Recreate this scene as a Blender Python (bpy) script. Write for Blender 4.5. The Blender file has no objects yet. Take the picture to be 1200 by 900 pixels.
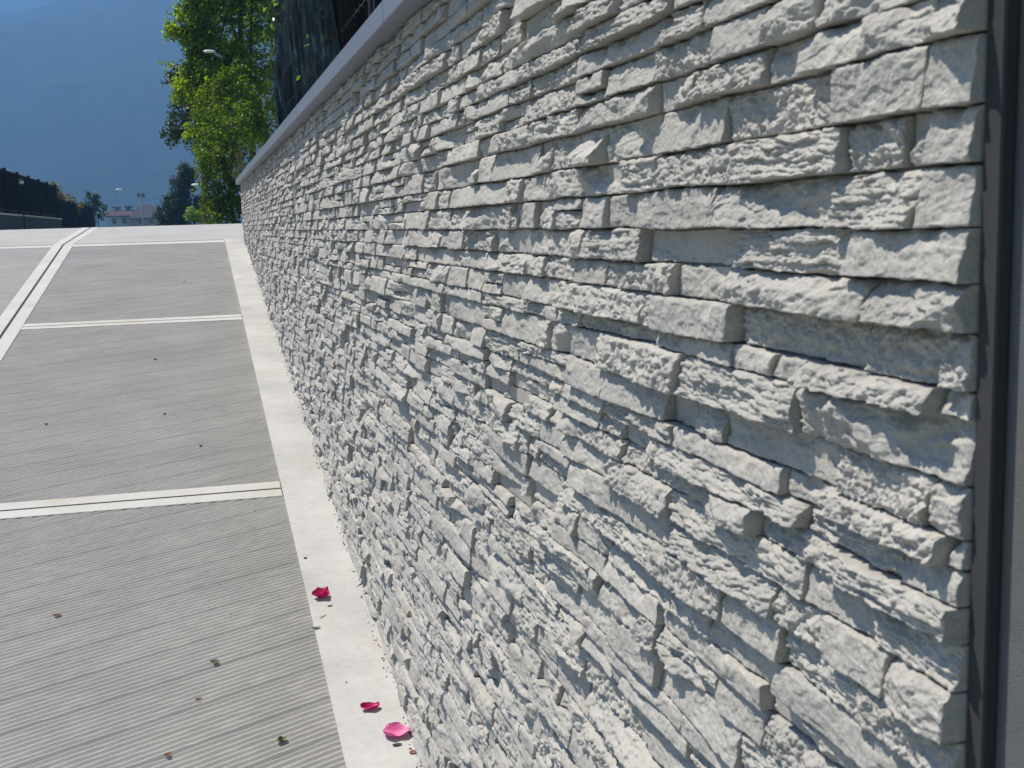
import bpy, math, random
import numpy as np
from mathutils import Matrix, Vector

rnd = random.Random(7)
S = bpy.context.scene
COL = S.collection

# ------------------------------------------------------------------ camera
# World: the cladding's face is the plane X = 0.5, Y runs up the ramp, the lens is at the origin.
D = 0.5
F_PX, PITCH, ROLL, YAW = 1414.09, -7.5619, 1.2185, 14.4979
cam_d = bpy.data.cameras.new('camera')
cam = bpy.data.objects.new('camera', cam_d)
COL.objects.link(cam)
pi_, ro_, ya_ = (math.radians(a) for a in (PITCH, ROLL, YAW))
FW = Vector((math.sin(ya_) * math.cos(pi_), math.cos(ya_) * math.cos(pi_), math.sin(pi_)))
RT = Vector((math.cos(ya_), -math.sin(ya_), 0))
UP = RT.cross(FW)
R2 = RT * math.cos(ro_) - UP * math.sin(ro_)
U2 = UP * math.cos(ro_) + RT * math.sin(ro_)
m = Matrix.Identity(4)
for i in range(3):
    m[i][0], m[i][1], m[i][2] = R2[i], U2[i], -FW[i]
cam.matrix_world = m
cam_d.sensor_width = 36
cam_d.lens = F_PX / 1200 * 36
cam_d.clip_start = 0.05
cam_d.clip_end = 12000
cam_d.dof.use_dof = True
cam_d.dof.focus_distance = 3.6
cam_d.dof.aperture_fstop = 19
S.camera = cam

# ------------------------------------------------------------------ light
L = Vector((1.0, -0.90, -2.5)).normalized()          # the way sunlight travels
EL = math.asin(-L.z)
AZ = math.atan2(-L.x, -L.y)                           # clockwise from +Y, of the direction to the sun
w = bpy.data.worlds.new('World')
S.world = w
w.use_nodes = True
nt = w.node_tree
bg = nt.nodes['Background']
sky = nt.nodes.new('ShaderNodeTexSky')
sky.sky_type = 'NISHITA'
sky.sun_disc = False
sky.sun_elevation = EL
sky.sun_rotation = AZ
nt.links.new(sky.outputs[0], bg.inputs[0])
bg.inputs[1].default_value = 0.05
sun_d = bpy.data.lights.new('sun', 'SUN')
sun_d.energy = 5.0
sun_d.angle = math.radians(0.5)
sun_d.color = (1.0, 0.925, 0.80)
sun = bpy.data.objects.new('sun', sun_d)
COL.objects.link(sun)
sun.rotation_euler = L.to_track_quat('-Z', 'Y').to_euler()
S.view_settings.view_transform = 'Standard'
S.view_settings.look = 'None'
S.view_settings.gamma = 1
S.view_settings.use_curve_mapping = False
S.view_settings.exposure = 1.30
S.cycles.use_denoising = True
S.cycles.max_bounces = 6
S.cycles.volume_bounces = 0

# ------------------------------------------------------------------ helpers
def mesh_np(name, verts, faces, smooth=False):
    me = bpy.data.meshes.new(name)
    verts = np.asarray(verts, np.float32)
    faces = np.asarray(faces, np.int32)
    k = faces.shape[1]
    me.vertices.add(len(verts))
    me.vertices.foreach_set('co', verts.ravel())
    me.loops.add(faces.size)
    me.loops.foreach_set('vertex_index', faces.ravel())
    me.polygons.add(len(faces))
    me.polygons.foreach_set('loop_start', np.arange(0, faces.size, k, dtype=np.int32))
    sm = np.zeros(len(faces), bool)
    sm[:len(faces) if smooth is True else int(smooth)] = True      # the first faces may be smooth, the rest flat
    me.polygons.foreach_set('use_smooth', sm)
    me.update()
    me.validate()
    return me

def link(name, me, mat=None, parent=None):
    o = bpy.data.objects.new(name, me)
    COL.objects.link(o)
    if mat is not None:
        me.materials.append(mat)
    if parent is not None:
        o.parent = parent
    return o

def tag(o, label, cat, group=None):
    o['label'] = label
    o['category'] = cat
    if group:
        o['group'] = group
    return o

def struct(o):
    o['kind'] = 'structure'
    return o

def stuff(o):
    o['kind'] = 'stuff'
    return o

def empty(name, loc=(0, 0, 0)):
    o = bpy.data.objects.new(name, None)
    o.location = loc
    o.empty_display_size = .1
    COL.objects.link(o)
    return o

class MB:
    """gathers plain shapes into one mesh (local coordinates relative to org)"""
    def __init__(self, org=(0, 0, 0)):
        self.v, self.f, self.o = [], [], org
    def add(self, vs, fs):
        n = len(self.v)
        self.v += [(x - self.o[0], y - self.o[1], z - self.o[2]) for x, y, z in vs]
        self.f += [tuple(i + n for i in f) for f in fs]
        return self
    def box(self, x0, x1, y0, y1, z0, z1, b=0.0):
        if b <= 0:
            vs = [(x, y, z) for z in (z0, z1) for y in (y0, y1) for x in (x0, x1)]
            fs = [(0, 2, 3, 1), (4, 5, 7, 6), (0, 1, 5, 4), (2, 6, 7, 3), (0, 4, 6, 2), (1, 3, 7, 5)]
            return self.add(vs, fs)
        vs, fs = [], []
        rings = [(z0, b), (z0 + b, 0), (z1 - b, 0), (z1, b)]
        for z, i in rings:
            c = b
            vs += [(x0 + i + c, y0 + i, z), (x1 - i - c, y0 + i, z), (x1 - i, y0 + i + c, z), (x1 - i, y1 - i - c, z),
                   (x1 - i - c, y1 - i, z), (x0 + i + c, y1 - i, z), (x0 + i, y1 - i - c, z), (x0 + i, y0 + i + c, z)]
        for r in range(3):
            for k in range(8):
                a, b2 = r * 8 + k, r * 8 + (k + 1) % 8
                fs.append((a, b2, b2 + 8, a + 8))
        fs.append(tuple(range(7, -1, -1)))
        fs.append(tuple(range(24, 32)))
        return self.add(vs, fs)
    def tube(self, pts, rs, n=8, caps=True):
        pts = [Vector(p) for p in pts]
        if not isinstance(rs, (list, tuple)):
            rs = [rs] * len(pts)
        vs, fs = [], []
        for i, p in enumerate(pts):
            t = (pts[min(i + 1, len(pts) - 1)] - pts[max(i - 1, 0)]).normalized()
            a = Vector((0, 1, 0)) if abs(t.z) > .8 else Vector((0, 0, 1))
            s = t.cross(a).normalized()
            u = s.cross(t)
            for k in range(n):
                q = 2 * math.pi * k / n
                vs.append(tuple(p + (s * math.cos(q) + u * math.sin(q)) * rs[i]))
        for i in range(len(pts) - 1):
            for k in range(n):
                a, b = i * n + k, i * n + (k + 1) % n
                fs.append((a, b, b + n, a + n))
        if caps:
            fs.append(tuple(range(n - 1, -1, -1)))
            fs.append(tuple(range((len(pts) - 1) * n, len(pts) * n)))
        return self.add(vs, fs)
    def ball(self, c, rx, ry, rz, n=10, k=6):
        vs, fs = [], []
        for i in range(k + 1):
            a = math.pi * i / k
            for j in range(n):
                q = 2 * math.pi * j / n
                vs.append((c[0] + rx * math.sin(a) * math.cos(q), c[1] + ry * math.sin(a) * math.sin(q), c[2] + rz * math.cos(a)))
        for i in range(k):
            for j in range(n):
                a, b = i * n + j, i * n + (j + 1) % n
                fs.append((a, a + n, b + n, b))
        return self.add(vs, fs)
    def build(self, name, mat, parent=None, smooth=False):
        me = bpy.data.meshes.new(name)
        me.from_pydata(self.v, [], self.f)
        if smooth:
            me.polygons.foreach_set('use_smooth', np.ones(len(me.polygons), bool))
        me.update()
        return link(name, me, mat, parent)

# gradient noise, vectorised
_prng = np.random.RandomState(11)
_P = _prng.permutation(512)
_P = np.concatenate([_P, _P, _P])
_A = _prng.rand(512) * 2 * np.pi
_GX, _GY = np.cos(_A), np.sin(_A)

def perlin(x, y):
    xi, yi = np.floor(x).astype(np.int64), np.floor(y).astype(np.int64)
    fx, fy = x - xi, y - yi
    xi &= 511
    yi &= 511
    u = fx * fx * fx * (fx * (fx * 6 - 15) + 10)
    v = fy * fy * fy * (fy * (fy * 6 - 15) + 10)
    def g(i, j, dx, dy):
        h = _P[_P[(xi + i) & 511] + ((yi + j) & 511)]
        return _GX[h] * dx + _GY[h] * dy
    a, b = g(0, 0, fx, fy), g(1, 0, fx - 1, fy)
    c, d = g(0, 1, fx, fy - 1), g(1, 1, fx - 1, fy - 1)
    return 1.5 * ((a + (b - a) * u) + ((c + (d - c) * u) - (a + (b - a) * u)) * v)

def fbm(x, y, o=3, gain=.5):
    t, a = 0, 1.0
    for i in range(o):
        t = t + a * perlin(x * 2 ** i + 17.3 * i, y * 2 ** i + 5.1 * i)
        a *= gain
    return t

# ------------------------------------------------------------------ materials
def new_mat(name):
    m = bpy.data.materials.new(name)
    m.use_nodes = True
    t = m.node_tree
    return m, t, t.nodes['Principled BSDF']

def noise_node(t, scale, detail=4, rough=.55, vec=None, dim='3D'):
    n = t.nodes.new('ShaderNodeTexNoise')
    n.inputs['Scale'].default_value = scale
    n.inputs['Detail'].default_value = detail
    n.inputs['Roughness'].default_value = rough
    if vec is not None:
        t.links.new(vec, n.inputs['Vector'])
    return n

def ramp_node(t, fac, stops):
    r = t.nodes.new('ShaderNodeValToRGB')
    e = r.color_ramp.elements
    while len(e) < len(stops):
        e.new(.5)
    for el, (p, c) in zip(e, stops):
        el.position = p
        el.color = (*c, 1) if len(c) == 3 else c
    t.links.new(fac, r.inputs[0])
    return r

def mix(t, a, b, fac, mode='MIX'):
    n = t.nodes.new('ShaderNodeMix')
    n.data_type = 'RGBA'
    n.blend_type = mode
    for sock, val in ((n.inputs[6], a), (n.inputs[7], b), (n.inputs[0], fac)):
        if isinstance(val, (int, float)):
            sock.default_value = val
        elif isinstance(val, tuple):
            sock.default_value = (*val, 1)
        else:
            t.links.new(val, sock)
    return n.outputs[2]

def coords(t, scale=None, kind='Object', rot=0):
    tc = t.nodes.new('ShaderNodeTexCoord')
    out = tc.outputs[kind]
    if scale:
        mp = t.nodes.new('ShaderNodeMapping')
        mp.inputs['Scale'].default_value = scale
        if rot:
            m0 = t.nodes.new('ShaderNodeMapping')
            m0.inputs['Rotation'].default_value = (0, 0, rot)
            t.links.new(out, m0.inputs[0])
            out = m0.outputs[0]
        t.links.new(out, mp.inputs[0])
        out = mp.outputs[0]
    return out

def bump(t, b, height, strength, dist):
    n = t.nodes.new('ShaderNodeBump')
    n.inputs['Strength'].default_value = strength
    n.inputs['Distance'].default_value = dist
    t.links.new(height, n.inputs['Height'])
    t.links.new(n.outputs[0], b.inputs['Normal'])

def plain(name, col, rough=.7, metal=0.0, var=.12, scale=6.0, spec=.3, bmp=None):
    m, t, b = new_mat(name)
    v = coords(t)
    n = noise_node(t, scale, 5, .6, v)
    lo = tuple(c * (1 - var) for c in col)
    hi = tuple(min(1, c * (1 + var)) for c in col)
    r = ramp_node(t, n.outputs[0], [(.3, lo), (.7, hi)])
    t.links.new(r.outputs[0], b.inputs['Base Color'])
    b.inputs['Roughness'].default_value = rough
    b.inputs['Metallic'].default_value = metal
    b.inputs['Specular IOR Level'].default_value = spec
    if bmp:
        n2 = noise_node(t, bmp[0], 4, .6, v)
        bump(t, b, n2.outputs[0], bmp[1], bmp[2])
    return m

def stone_material():
    m, t, b = new_mat('cast_stone')
    v = coords(t)
    n1 = noise_node(t, 9, 5, .6, v)
    base = ramp_node(t, n1.outputs[0], [(.3, (.388, .372, .345)), (.7, (.472, .454, .422))]).outputs[0]
    n2 = noise_node(t, 5.5, 3, .5, v)
    st = ramp_node(t, n2.outputs[0], [(.60, (0, 0, 0)), (.72, (.55, .55, .55))]).outputs[0]
    c = mix(t, base, (.45, .41, .335), st)
    n3 = noise_node(t, 260, 3, .7, v)
    sp = ramp_node(t, n3.outputs[0], [(.36, (.78, .78, .78)), (.5, (1, 1, 1))]).outputs[0]
    c = mix(t, c, sp, 1.0, 'MULTIPLY')
    g = t.nodes.new('ShaderNodeNewGeometry')
    oi = t.nodes.new('ShaderNodeObjectInfo')
    pi = ramp_node(t, g.outputs['Random Per Island'], [(0, (.90, .90, .90)), (1, (1.05, 1.05, 1.05))]).outputs[0]
    po = ramp_node(t, oi.outputs['Random'], [(0, (.92, .92, .92)), (1, (1.04, 1.035, 1.02))]).outputs[0]
    c = mix(t, mix(t, c, pi, 1.0, 'MULTIPLY'), po, 1.0, 'MULTIPLY')
    t.links.new(c, b.inputs['Base Color'])
    b.inputs['Roughness'].default_value = .92
    b.inputs['Specular IOR Level'].default_value = .15
    n4 = noise_node(t, 340, 5, .65, v)
    bump(t, b, n4.outputs[0], .5, .0016)
    return m

def concrete(name, lo, hi, scale=3.0, stain=None, grain=120, bs=.25, bd=.0012, streak=None):
    m, t, b = new_mat(name)
    v = coords(t)
    n1 = noise_node(t, scale, 6, .62, v)
    c = ramp_node(t, n1.outputs[0], [(.28, lo), (.72, hi)]).outputs[0]
    if streak:
        vs = coords(t, streak, 'Object', -.38)
        ns = noise_node(t, 1.0, 4, .6, vs)
        k = ramp_node(t, ns.outputs[0], [(.3, (.965, .965, .965)), (.65, (1.01, 1.01, 1.01))]).outputs[0]
        c = mix(t, c, k, 1.0, 'MULTIPLY')
    if stain:
        n2 = noise_node(t, stain[0], 4, .55, v)
        f = ramp_node(t, n2.outputs[0], [(stain[1], (0, 0, 0)), (stain[1] + .14, (.6, .6, .6))]).outputs[0]
        c = mix(t, c, stain[2], f)
    n3 = noise_node(t, grain, 4, .7, v)
    sp = ramp_node(t, n3.outputs[0], [(.3, (.89, .89, .89)), (.52, (1, 1, 1))]).outputs[0]
    c = mix(t, c, sp, 1.0, 'MULTIPLY')
    t.links.new(c, b.inputs['Base Color'])
    b.inputs['Roughness'].default_value = .9
    b.inputs['Specular IOR Level'].default_value = .2
    n4 = noise_node(t, grain * 2, 4, .6, v)
    bump(t, b, n4.outputs[0], bs, bd)
    return m

def leaf_material(name, cols, trans=.45, rough=.45, scale=7.0, spec=.4):
    m, t, b = new_mat(name)
    g = t.nodes.new('ShaderNodeNewGeometry')
    r = ramp_node(t, g.outputs['Random Per Island'], [(i / (len(cols) - 1), c) for i, c in enumerate(cols)])
    t.links.new(r.outputs[0], b.inputs['Base Color'])
    b.inputs['Roughness'].default_value = rough
    b.inputs['Specular IOR Level'].default_value = spec
    tr = t.nodes.new('ShaderNodeBsdfTranslucent')
    c2 = mix(t, r.outputs[0], (1.6, 1.5, .45), 1.0, 'MULTIPLY')
    t.links.new(c2, tr.inputs[0])
    ms = t.nodes.new('ShaderNodeMixShader')
    ms.inputs[0].default_value = trans
    t.links.new(b.outputs[0], ms.inputs[1])
    t.links.new(tr.outputs[0], ms.inputs[2])
    t.links.new(ms.outputs[0], t.nodes['Material Output'].inputs[0])
    return m

M_STONE = stone_material()
M_JOINT = plain('joint_mortar', (.17, .166, .16), .95, bmp=(300, .4, .001))
M_BAND = concrete('smooth_concrete', (.45, .437, .41), (.52, .507, .475), 3.0, (2.2, .56, (.42, .37, .29)))
M_STRIP = concrete('edge_concrete', (.36, .352, .338), (.52, .507, .48), 2.4, (4.2, .55, (.43, .38, .32)), 40, .12)
M_RIB = concrete('ribbed_concrete', (.315, .307, .29), (.39, .38, .36), 2.2, None, 170, .4, .0015, (1.2, 7.0, 1.0))
M_SLAB = concrete('slab_concrete', (.335, .322, .30), (.41, .395, .37), 1.4, None, 90, .3, .001, (.6, 5, 1))
M_SEAL = plain('joint_sealant', (.03, .03, .036), .9)
M_COPE = plain('coping_metal', (.165, .185, .225), .5, .0, .04, 3, .4)
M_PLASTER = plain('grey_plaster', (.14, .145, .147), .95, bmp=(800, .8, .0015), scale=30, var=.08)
M_GROUND = plain('bare_ground', (.14, .16, .07), .95, var=.4, scale=.7)
M_DIRT = plain('dirt', (.07, .055, .04), .95, var=.4, scale=300)
M_FENCE = plain('dark_metal', (.008, .0085, .010), .7, .0, .2, 8, .1)
M_CLOTH = plain('black_shade_cloth', (.005, .0053, .007), .95, var=.3, scale=14, spec=.05)
M_POSTW = plain('weathered_post', (.02, .02, .02), .8, var=.3, scale=20)
M_WIRE = plain('wire', (.12, .12, .125), .5, .6)
M_LOWWALL = plain('dark_wall_plaster', (.045, .045, .055), .9, var=.15, scale=2)
M_CAP = plain('wall_cap', (.40, .39, .36), .85)
M_WHITE = plain('white_render', (.38, .40, .42), .85, var=.06)
M_ROOF = plain('brown_roof', (.06, .030, .022), .85, var=.25, scale=1.5)
M_ROOF2 = plain('grey_roof', (.028, .025, .026), .85, var=.25, scale=1.5)
M_BRICK = plain('ochre_render', (.25, .2, .13), .9)
M_CHIM = plain('chimney_stack', (.10, .07, .065), .9)
M_GLASSD = plain('dark_window', (.02, .024, .03), .15, spec=.6)
M_LAMP = plain('lamp_grey', (.30, .31, .33), .4, .3)
M_LAMPW = plain('white_lamp_cover', (.7, .7, .7), .3, spec=.5)
M_BARK = plain('bark', (.07, .055, .04), .95, var=.35, scale=12, bmp=(60, .6, .01))
M_LEAF = leaf_material('bright_leaves', [(.09, .17, .010), (.17, .27, .012), (.12, .21, .010), (.25, .32, .020), (.04, .08, .010)], .72, .4, spec=.25)
M_LEAFS = leaf_material('shrub_leaves', [(.05, .105, .010), (.085, .155, .012), (.065, .125, .010), (.14, .20, .018), (.03, .065, .010)], .6, .4, spec=.25)
M_LEAFD = leaf_material('dark_leaves', [(.018, .045, .010), (.030, .065, .012), (.022, .05, .014), (.05, .10, .016)], .35, .4)
M_LEAFF = leaf_material('conifer_leaves', [(.020, .042, .018), (.030, .058, .022), (.024, .048, .02)], .15, .6)
M_LEAFH = leaf_material('hedge_leaves', [(.005, .010, .004), (.009, .016, .006), (.006, .012, .004)], .1, .7)
M_LEAFY = leaf_material('autumn_leaves', [(.15, .12, .025), (.16, .085, .025), (.08, .11, .02), (.19, .15, .035)], .4)
M_FROND = plain('yellowed_frond', (.15, .13, .025), .6, var=.3, scale=30)
M_LEAFG = leaf_material('sprig_leaves', [(.10, .20, .02), (.15, .26, .03), (.08, .17, .02)], .5, .3)

# ------------------------------------------------------------------ ground, ramp, mountains
def rz(y, x=.4):
    """height of the ramp surface"""
    if y <= 13.0:
        return -1.7512 + .1269 * y + .0073 * (x - .5)
    z13 = -1.7512 + .1269 * 13.0 + .0073 * (x - .5)
    if y <= 16.5:
        return z13 + (y - 13.0) * .0515
    return z13 + 3.5 * .0515 - (y - 16.5) * .0015 if y < 60 else z13 + 3.5 * .0515 - 43.5 * .0015

ys = [-300, -60, -20, -6, -2, 0, 2, 4, 6, 8, 10, 12, 13, 14, 15, 16.5, 18, 22, 30, 45, 60, 90, 150, 300, 700, 1600, 4900]
xs = [-5100, -900, -300, -100, -40, -15, -8, -5, -3, -1.5, 0, .5, 1, 4, 15, 60, 300, 900, 5100]
V, Fc = [], []
for y in ys:
    for x in xs:
        V.append((x, y, rz(max(y, -2), min(max(x, -6), 1)) - .03))
for j in range(len(ys) - 1):
    for i in range(len(xs) - 1):
        a = j * len(xs) + i
        Fc.append((a, a + 1, a + 1 + len(xs), a + len(xs)))
struct(link('ground', mesh_np('ground', V, Fc), M_GROUND))

ramp = struct(empty('ramp', (0, 0, 0)))

def sheet(name, x0, x1, y0, y1, up, mat, parent=ramp, nx=2, ny=None, thick=.02):
    """a strip lying on the ramp, its top 'up' above the ramp surface, with side faces"""
    if ny is None:
        ny = max(2, int((y1 - y0) / .8) + 1)
    X = np.linspace(x0, x1, nx)
    Y = np.linspace(y0, y1, ny)
    v, f = [], []
    for y in Y:
        for x in X:
            v.append((x, y, rz(y, x) + up))
    for j in range(ny - 1):
        for i in range(nx - 1):
            a = j * nx + i
            f.append((a, a + 1, a + 1 + nx, a + nx))
    ring = [i for i in range(nx)] + [j * nx + nx - 1 for j in range(1, ny)] + [(ny - 1) * nx + i for i in range(nx - 2, -1, -1)] + [j * nx for j in range(ny - 2, 0, -1)]
    n0 = len(v)
    for i in ring:
        x, y, z = v[i]
        v.append((x, y, z - thick))
    for k in range(len(ring)):
        k2 = (k + 1) % len(ring)
        f.append((ring[k], n0 + k, n0 + k2, ring[k2]))
    return link(name, mesh_np(name, v, f), mat, parent)

XK, XJ = .305, -1.281
BW = .098                       # half width of a smooth band
JN = [(1.25, 5.147), (5.147, 8.902), (8.902, 12.90)]
PITCHY = .0252

def ribbed(x0, x1, y0, y1, slope, ncol, name='ribbed_panel', seed=0):
    prof = [(0.0, -.0085), (.26, -.0085), (.40, -.0072), (.56, -.0022), (.70, -.0008), (.84, -.0028), (.93, -.0075)]
    X = np.linspace(x0, x1, ncol)
    lo = y0 - abs(slope) * (x1 - x0) - PITCHY
    n = int((y1 - lo + abs(slope) * (x1 - x0)) / PITCHY) + 2
    rows = []
    for k in range(n):
        wide = (k % 8 == 0)
        for t, h in prof:
            rows.append((lo + (k + t) * PITCHY, h - (.0035 if wide and t < .45 else 0), k))
    ry = np.array([r[0] for r in rows])
    rh = np.array([r[1] for r in rows])
    rk = np.array([r[2] for r in rows], float)
    XX, YY = np.meshgrid(X, ry)
    HH = np.repeat(rh[:, None], ncol, 1)
    KK = np.repeat(rk[:, None], ncol, 1)
    YY = YY + slope * (XX - x0) + .0010 * perlin(XX * 9 + seed, KK * .37) + .0025 * perlin(XX * 1.3 + seed, KK * .05)
    wear = np.clip(1.0 + .34 * perlin(XX * 22 + 3 * seed, KK * 1.7) + .08 * perlin(XX * 2.2, KK * .16 + seed), .25, 1.25)
    HH = -.0085 + (HH + .0085) * np.where(HH > -.0085, wear, 1)
    YC = np.clip(YY, y0, y1)
    Z = -1.7512 + .1269 * YC + .0073 * (XX - .5) + np.minimum(HH, -.0003)
    v = np.stack([XX, YC, Z], -1).reshape(-1, 3)
    R = len(ry)
    idx = np.arange(R * ncol).reshape(R, ncol)
    f = np.stack([idx[:-1, :-1], idx[:-1, 1:], idx[1:, 1:], idx[1:, :-1]], -1).reshape(-1, 4)
    yq = YC.reshape(-1)
    keep = (yq[f].max(1) - yq[f].min(1)) > 1e-5
    return link(name, mesh_np(name, v, f[keep], True), M_RIB, ramp)

for i, (ya, yb) in enumerate(JN):
    ribbed(XJ + BW, XK, ya + BW * .95, yb - (BW * .95 if i < 2 else .06), .44, 72 if i == 0 else 44, seed=i * 7.7)
    ribbed(-4.3, XJ - BW, ya + BW * .95, yb - (BW * .95 if i < 2 else .06), -.30, 40, seed=40 + i * 5.1)
# smooth bands, split by a dark joint
for x0, x1 in ((XJ + BW, XK - .004), (-4.3, XJ - BW)):
    for y in (1.25, 5.147, 8.902):
        sheet('smooth_band', x0, x1, y - BW * .95, y - .008, .0, M_BAND)
        sheet('smooth_band', x0, x1, y + .008, y + BW * .95, .0, M_BAND)
        sheet('joint_filler', x0, x1, y - .008, y + .008, -.0012, M_SEAL)
    sheet('smooth_band', x0, x1, 12.84, 13.0, .0, M_BAND)
for a, b in ((-1.5, 13.0), (13.0, 16.5), (16.5, 40)):
    sheet('smooth_band', XJ - BW, XJ - .010, a, b, .002, M_BAND)
    sheet('smooth_band', XJ + .010, XJ + BW, a, b, .002, M_BAND)
    sheet('joint_filler', XJ - .010, XJ + .010, a, b, .0008, M_SEAL)
sheet('edge_strip', XK, .53, -1.5, 13.06, .003, M_STRIP)
for x0, x1 in ((XJ + BW, 3.2), (-4.6, XJ - BW)):
    sheet('crest_slab', x0, x1, 13.064, 16.5, 0, M_SLAB)
    sheet('crest_slab', x0, x1, 16.5, 40, 0, M_SLAB)
for x0, x1 in ((XJ + BW, XK), (-4.3, XJ - BW)):
    ribbed(x0, x1, -1.5, 1.25 - BW, .4, 30, seed=90)

def mountain(name, y0, y1, x0, x1, top, seed, mat, nx=160, ny=80):
    X = np.linspace(x0, x1, nx)
    T = np.linspace(0, 1, ny)
    XX, TT = np.meshgrid(X, T)
    YY = y0 + (y1 - y0) * TT
    crest = top(X)[None, :] * (1 + .06 * fbm(XX / 780 + seed, XX * 0 + seed, 3))
    ZZ = crest * np.sin(np.minimum(TT * 1.15, 1) * np.pi / 2) ** 1.15
    ZZ = ZZ + (fbm(XX / 360 + seed, YY / 360, 4) * 27 + fbm(XX / 45 + seed, YY / 45, 3) * 8) * np.minimum(TT * 3, 1)
    ZZ[0] = -3
    v = np.stack([XX, YY, ZZ], -1).reshape(-1, 3)
    idx = np.arange(nx * ny).reshape(ny, nx)
    f = np.stack([idx[:-1, :-1], idx[:-1, 1:], idx[1:, 1:], idx[1:, :-1]], -1).reshape(-1, 4)
    return struct(link(name, mesh_np(name, v, f, True), mat))

def forest_material():
    m, t, b = new_mat('forested_slope')
    v = coords(t)
    n1 = noise_node(t, .035, 6, .7, v)
    n2 = noise_node(t, .004, 4, .6, v)
    c = ramp_node(t, n1.outputs[0], [(.3, (.014, .024, .018)), (.7, (.038, .05, .03))]).outputs[0]
    f = ramp_node(t, n2.outputs[0], [(.45, (0, 0, 0)), (.7, (.8, .8, .8))]).outputs[0]
    c = mix(t, c, (.042, .055, .032), f)
    t.links.new(c, b.inputs['Base Color'])
    b.inputs['Roughness'].default_value = .95
    b.inputs['Specular IOR Level'].default_value = .05
    bump(t, b, n1.outputs[0], 1.0, 6.0)
    return m

M_FOREST = forest_material()
mountain('mountain', 900, 2100, -2700, 3000, lambda x: 264 + np.clip((x + 282) * .33, -120, 225), 3.3, M_FOREST)
mountain('mountain_behind', 1860, 3360, -4500, 4500, lambda x: 720 + 0 * x, 8.1, M_FOREST)

# ------------------------------------------------------------------ the stone-clad wall
wall = tag(empty('stone_clad_wall', (D, 7, -.8)), 'long pale grey wall faced with rough split stone strips, under a metal coping', 'wall')
U0, U1, VTOP = .702, 13.10, .468
V_EX = [.467, .436, .407, .375, .343, .310, .276, .243, .216, .187, .151, .118, .072, .033, -.009, -.047, -.081, -.120, -.141, -.185,
        -.223, -.246, -.271, -.297, -.331, -.368, -.405]
J_EX = {9: [.767, .917, 1.009, 1.117, 1.283], 10: [.763, .844, .941, 1.009, 1.165, 1.281, 1.351],
        11: [.757, .884, 1.093, 1.281, 1.456], 12: [.76, .79, .87, 1.062, 1.264, 1.379], 13: [.763, .882, 1.104, 1.326, 1.44, 1.514],
        14: [.854, 1.058, 1.106, 1.313, 1.534], 15: [.826, 1.102, 1.223, 1.449, 1.569, 1.727], 16: [.733, .839, 1.065, 1.266, 1.311, 1.646],
        17: [.737, .925, .986, 1.068, 1.269, 1.564, 1.656], 18: [.934, 1.188, 1.469, 1.609, 1.701], 19: [.744, .872, 1.097, 1.244, 1.443, 1.599],
        20: [.722, .889, .968, 1.217, 1.454, 1.624, 1.692], 21: [.774, .932, 1.247, 1.4, 1.482, 1.685], 22: [.887, 1.015, 1.118, 1.394, 1.579, 1.665],
        23: [.807, .924, 1.233, 1.44, 1.645], 24: [.788, .883, .976, 1.241, 1.529], 25: [.83, .967, 1.09, 1.286, 1.494]}
# kind and proudness (mm) of the nearest stones, counted from the near end of each course
T_EX = {9: ['smooth 6', 'facet 4', 'facet 9', 'smooth 4', 'rough -2', 'rough 4'], 10: ['facet 6', 'facet 2', 'smooth 5', 'smooth -6', 'rough 4', 'facet 0', 'facet 8', 'smooth 6'],
        11: ['smooth 4', 'smooth 6', 'rough -7', 'smooth -3', 'facet 5', 'smooth 2'], 12: ['smooth 2', 'facet -9', 'rough -3', 'striated 8', 'rough 5', 'striated 6', 'smooth 4'],
        13: ['smooth 3', 'striated 4', 'facet 9', 'smooth 7', 'smooth -3', 'smooth 6', 'facet 4'], 14: ['smooth 9', 'striated 2', 'smooth -9', 'facet -1', 'striated 5', 'smooth 3'],
        15: ['facet 8', 'facet 9', 'smooth -8', 'rough 1', 'smooth 2', 'rough -2', 'smooth 4'], 16: ['rough 2', 'rough -8', 'rough -10', 'smooth 15', 'rough 5', 'rough 8', 'rough 2'],
        17: ['smooth -2', 'rough 15', 'smooth 2', 'smooth 3', 'smooth 6', 'rough -8', 'rough 2', 'smooth 4'], 18: ['facet 10', 'striated 11', 'rough 15', 'smooth -2', 'facet 6', 'smooth 1'],
        19: ['facet -2', 'rough 2', 'smooth -9', 'facet -7', 'smooth 6', 'smooth 10', 'facet 0'], 20: ['smooth 0', 'rough 12', 'smooth -7', 'smooth 5', 'striated 4', 'smooth 6', 'rough 2', 'facet 7'],
        21: ['smooth 3', 'striated -5', 'striated 9', 'facet 3', 'rough -3', 'smooth 2', 'smooth 5'], 22: ['striated 13', 'rough -4', 'facet 16', 'rough -3', 'rough 1', 'facet 8', 'smooth 0'],
        23: ['striated 2', 'smooth -3', 'striated 4', 'rough 10', 'smooth -2', 'smooth 4'], 24: ['facet 12', 'smooth 9', 'rough 2', 'striated 6', 'smooth 3', 'rough 8'],
        25: ['rough 7', 'striated -2', 'smooth 4', 'rough 12', 'striated 3', 'smooth 5']}
KINDS = ['smooth'] * 6 + ['rough'] * 2 + ['facet'] * 4 + ['striated'] * 2
courses = list(V_EX)
while courses[-1] > -1.75:
    courses.append(courses[-1] - rnd.choice([.023, .027, .033, .036, .039, .043, .046]))

PCX = F_PX / 1200 * 1024
def to_px(u, v, x=D):
    p = Vector((x, u, v))
    z = p.dot(FW)
    return Vector((PCX * p.dot(R2) / z, -PCX * p.dot(U2) / z))

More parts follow.
